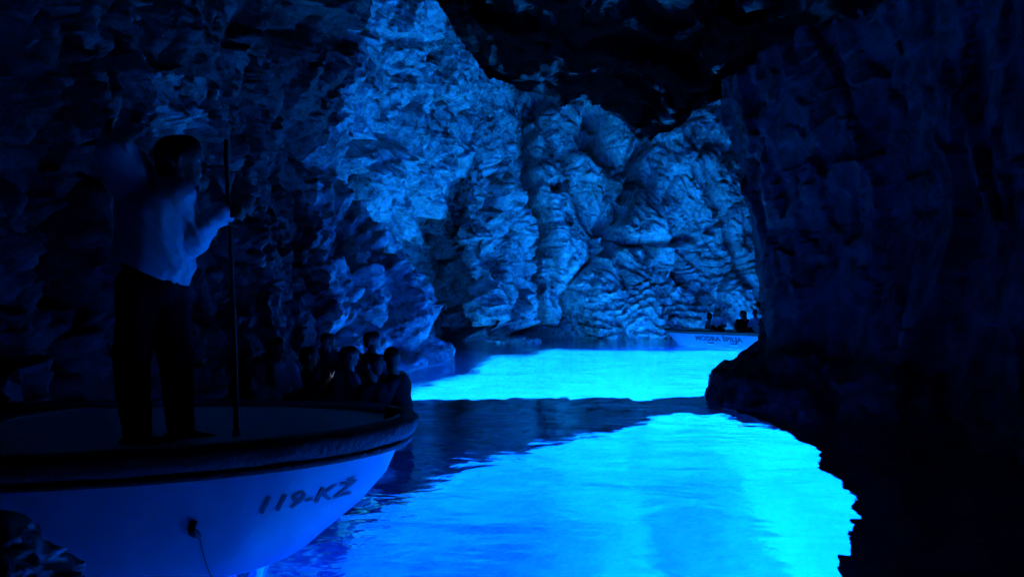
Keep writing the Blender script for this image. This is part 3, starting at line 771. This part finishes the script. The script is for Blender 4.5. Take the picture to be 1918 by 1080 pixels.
for a, b_, c_ in ((lhip, lkn, lan), (rhip, rkn, ran)):
    prim(bm, a, b_, .088, .058); prim(bm, b_, b_.lerp(c_, .35), .055, .06); prim(bm, b_.lerp(c_, .35), c_, .06, .036)
    prim(bm, c_, c_ + Vector((.12, .02, -.04)), .036, .03)
hand(bm, lwr, (lwr - lel).normalized() + Vector((.15, 0, .25)), (-.3, -1, .2), .45, 1.0, 1)
hand(bm, rwr, Vector((1, .15, .1)), Vector((-.1, -1, .2)), 1.25, 1.0, -1)
man = link('person', skin_mesh('person', bm, .0065, 3), M['skin'])
tag(man, 'man in a loose white shirt standing on the foredeck, gripping an upright pole', 'person')
link('hair', skin_mesh('hair', hair_bm(hd, face, (.12, 0, 1)), .009, 3), M['hair'], man)
for e in (-1, 1):
    bm = bmesh.new(); s_ = face.normalized().cross(Vector((.12, 0, 1))).normalized()
    c_ = hd + face.normalized() * .083 + s_ * e * .032 + Vector((0, 0, .008)); prim(bm, c_, c_ + Vector((0, 0, .001)), .012, .012)
    link('eye', mesh_from_bm('eye', bm), M['eye'], man)
bm = bmesh.new()                                        # shirt: wide body hanging loose, one short and one long sleeve
prim(bm, chest, nk - Vector((0, 0, .055)), .185, .125, .85, back_n); prim(bm, waist, chest, .185, .185, .88, back_n)
prim(bm, S(286, 490, .02), waist, .185, .185, .9, back_n)
prim(bm, S(318, 500, .02), S(334, 522, .02), .07, .035, .9, back_n)
prim(bm, lsh, rsh, .078, .078)
prim(bm, lsh, lel.lerp(lsh, .05), .095, .075); prim(bm, S(275, 400), S(232, 330, -.06), .09, .07)
prim(bm, rsh, rel, .078, .066); prim(bm, rel, rwr.lerp(rel, .05), .066, .05)
sm_ = skin_mesh('shirt', bm, .009, 5)
wrinkle(sm_, .030, 5, ((6.5, 0, 4.5), (0, 6, 0), (1.2, 0, 1.6))); wrinkle(sm_, .010, 15, ((16, 0, 10), (0, 12, 0), (3, 0, 4)))
# hem: cut the lower edge along a slanted line so that it ends cleanly
b2 = bmesh.new(); b2.from_mesh(sm_)
h0, h1 = S(230, 481), S(346, 536); nn = Vector((-(h1.z - h0.z), 0, (h1.x - h0.x))).normalized()
bmesh.ops.bisect_plane(b2, geom=b2.verts[:] + b2.edges[:] + b2.faces[:], plane_co=h0, plane_no=nn, clear_inner=True)
b2.to_mesh(sm_); b2.free()
link('shirt', sm_, M['shirt_white'], man)
bm = bmesh.new()
prim(bm, pel, waist, .152, .135, .8, back_n); prim(bm, lhip, rhip, .11, .11)
for a, b_, c_ in ((lhip, lkn, lan), (rhip, rkn, ran)):
    prim(bm, a, b_, .108, .08); prim(bm, b_, c_.lerp(b_, .12), .08, .062)
tm = skin_mesh('trousers', bm, .011, 4); wrinkle(tm, .01, 9, ((8, 0, 2), (0, 8, 0), (1, 0, 4))); link('trousers', tm, M['trousers'], man)
for a in (lan, ran):
    bm = bmesh.new(); f0 = Vector((a.x - .05, a.y, .735)); prim(bm, f0, f0 + Vector((.10, .01, .0)), .042, .045, .8, (0, 0, 1)); prim(bm, f0 + Vector((.1, .01, 0)), f0 + Vector((.19, .03, -.008)), .045, .032, .75, (0, 0, 1))
    link('shoe', skin_mesh('shoe', bm, .008, 3), M['shoe'], man)
# the pole: upright wooden boat pole standing on the foredeck
bm = bmesh.new(); pb, pt = at(443, 838, 3.80), at(425, 262, 3.86)
tube(bm, [pb.lerp(pt, t) + Vector((.006 * math.sin(t * 5), 0, 0)) for t in np.linspace(0, 1, 24)], [.0125] * 23 + [.011], 10)
pole = link('boat_pole', mesh_from_bm('boat_pole', bm), M['wood'])
tag(pole, 'long upright wooden boat pole standing on the foredeck beside the man', 'pole')
bm = bmesh.new(); tube(bm, [pb - Vector((0, 0, .005)), pb + Vector((0, 0, .09))], [.024, .021], 10); link('ferrule', mesh_from_bm('ferrule', bm), M['metal'], pole)

# --- seated passengers
def seated(px, py, D, yaw, head_yaw, shirt, label, group, lean=.12, hands='lap', hair='short', k=1.0, seat_drop=.74, sleeve=.5):
    hw_ = at(px, py, D)
    base = Vector((hw_.x, hw_.y, hw_.z - seat_drop * k))            # seat height below the head's centre
    R = Matrix.Rotation(yaw, 3, 'Z')
    def W(x, y, z): return base + R @ (Vector((x, y, z)) * k)
    off = -math.sin(lean) * .62
    hcl = W(0, 0, .74)
    pel_, wst, chs, nck = W(0, -.10 + 0 * off, .09), W(0, -.10, .22), W(0, -.06, .40), W(0, -.03, .56)
    f_ = Matrix.Rotation(yaw + head_yaw, 3, 'Z') @ Vector((0, 1, -.08))
    bk = R @ Vector((0, 1, 0))
    bm = bmesh.new()
    head(bm, hcl, f_, (0, 0, 1), k)
    prim(bm, nck - Vector((0, 0, .03)), hcl - Vector((0, 0, .06)), .058 * k, .055 * k)
    prim(bm, chs, nck - Vector((0, 0, .05)), .14 * k, .09 * k, .68, bk); prim(bm, wst, chs, .125 * k, .14 * k, .75, bk); prim(bm, pel_, wst, .14 * k, .125 * k, .8, bk)
    sleeves, legs = [], []
    for e in (-1, 1):
        sh, el = W(.17 * e, -.05, .50), W(.24 * e, .03, .24)
        wr = W(.13 * e, .26, .22) if hands == 'lap' else W(.06 * e, .24, .46) if hands == 'phone' else W(.27 * e, -.05, .04)
        prim(bm, sh, el, .05 * k, .04 * k); prim(bm, el, wr, .04 * k, .027 * k)
        hand(bm, wr, (wr - el), (0, .1, 1) if hands != 'phone' else R @ Vector((0, 1, .2)), .6, k, e)
        hp, kn, an = W(.09 * e, -.08, .08), W(.12 * e, .34, .20), W(.11 * e, .42, -.14)
        prim(bm, hp, kn, .085 * k, .06 * k); prim(bm, kn, an, .058 * k, .036 * k); prim(bm, an, an + R @ Vector((0, .13 * k, -.03 * k)), .036 * k, .03 * k)
        sleeves.append((sh, el, wr)); legs.append((hp, kn, an))
    prim(bm, sleeves[0][0], sleeves[1][0], .055 * k, .055 * k)
    o = link('person', skin_mesh('person', bm, .009 if D < 15 else .014, 3), M['skin'])
    tag(o, label, 'person', group)
    link('hair', skin_mesh('hair', hair_bm(hcl, f_, (0, 0, 1), k, .2 if hair == 'long' else 0, hair == 'bun'), .012, 3), M['hair'], o)
    bm = bmesh.new()
    prim(bm, chs, nck - Vector((0, 0, .06)), .158 * k, .10 * k, .76, bk); prim(bm, wst, chs, .146 * k, .158 * k, .82, bk); prim(bm, pel_, wst, .155 * k, .146 * k, .85, bk)
    prim(bm, sleeves[0][0], sleeves[1][0], .066 * k, .066 * k)
    for sh, el, wr in sleeves: prim(bm, sh, sh.lerp(el, sleeve + .2), .068 * k, .06 * k)
    sme = skin_mesh('shirt', bm, .012, 4); wrinkle(sme, .012, int(px), ((7, 0, 3), (0, 7, 0), (1.5, 0, 3))); link('shirt', sme, shirt, o)
    bm = bmesh.new(); prim(bm, legs[0][0], legs[1][0], .11 * k, .11 * k)
    for hp, kn, an in legs: prim(bm, hp, kn, .10 * k, .075 * k); prim(bm, kn, kn.lerp(an, .55), .075 * k, .062 * k)
    link('trousers', skin_mesh('trousers', bm, .014, 3), M['trousers'], o)
    return o, sleeves
GB = 'passengers in the boat by the rough dark wall'
GC = 'passengers in the lettered boat'
rd = math.radians
seated(694, 684, 7.4, rd(60), rd(20), M['shirt_black'], 'dark-haired passenger in black top seated second from the outer edge of the wall boat', GB)
seated(733, 672, 7.7, rd(80), rd(-60), M['shirt_black'], 'passenger in black at the outermost edge of the wall boat, leaning towards the open pool', GB)
seated(698, 638, 10.0, rd(-20), rd(-40), M['shirt_grey'], 'grey-shirted passenger at the far end of the wall boat, head above the others', GB)
seated(518, 652, 8.2, rd(200), rd(40), M['shirt_white'], 'passenger in a pale shirt sitting in the wall boat beside the pole', GB, hair='bun')
seated(655, 668, 8.7, rd(-50), rd(-10), M['shirt_grey'], 'passenger in grey shirt between the black-clad pair and the white backrest', GB)
seated(462, 672, 8.5, rd(-90), rd(10), M['shirt_black'], 'long-haired passenger in black close to the rock wall', GB, hair='long')
g_, gs = seated(580, 668, 9.2, rd(-80), rd(0), M['shirt_black'], 'passenger in black holding up a lit phone in the wall boat', GB, hands='phone')
seated(612, 640, 10.4, rd(170), rd(-20), M['shirt_grey'], 'grey-shirted passenger with back turned behind the one holding a phone', GB)
seated(490, 690, 7.3, rd(110), rd(20), M['shirt_grey'], 'grey-shirted passenger seated low directly behind the boat pole', GB, hair='long')
ph = (gs[0][2] + gs[1][2]) / 2 + (gs[0][2] - gs[0][1]).normalized() * .10
bm = bmesh.new(); box(bm, (0, 0, 0), (.15, .009, .075)); bmesh.ops.bevel(bm, geom=bm.edges[:], offset=.003, segments=2, affect='EDGES')
pho = link('phone', mesh_from_bm('phone', bm), M['rubber'], None, False); pho.location = ph; pho.rotation_euler = (rd(-15), 0, rd(-80))
tag(pho, 'slim black phone with lit screen held by seated passenger', 'phone')
ms, t, b, n, l = new_mat('lit_screen'); b.inputs['Base Color'].default_value = (.02, .02, .02, 1)
b.inputs['Emission Color'].default_value = (.25, .5, 1, 1); b.inputs['Emission Strength'].default_value = .03
bm = bmesh.new(); box(bm, (0, -.0052, 0), (.14, .001, .067)); link('screen', mesh_from_bm('screen', bm), ms, pho, False)
seated(1346, 584, 26.0, rd(150), rd(20), M['shirt_white'], 'passenger in white shirt with back turned in the lettered boat', GC)
seated(1391, 588, 25.3, rd(-20), rd(60), M['shirt_black'], 'long-haired passenger in black beside the white shirt in the lettered boat', GC, hair='long')
seated(1414, 586, 24.9, rd(20), rd(-30), M['shirt_blue'], 'passenger in pale blue shirt half behind the dark rock pillar', GC)
seated(1328, 592, 26.8, rd(100), rd(10), M['shirt_grey'], 'passenger in grey sitting foremost near the bow of the lettered boat', GC)
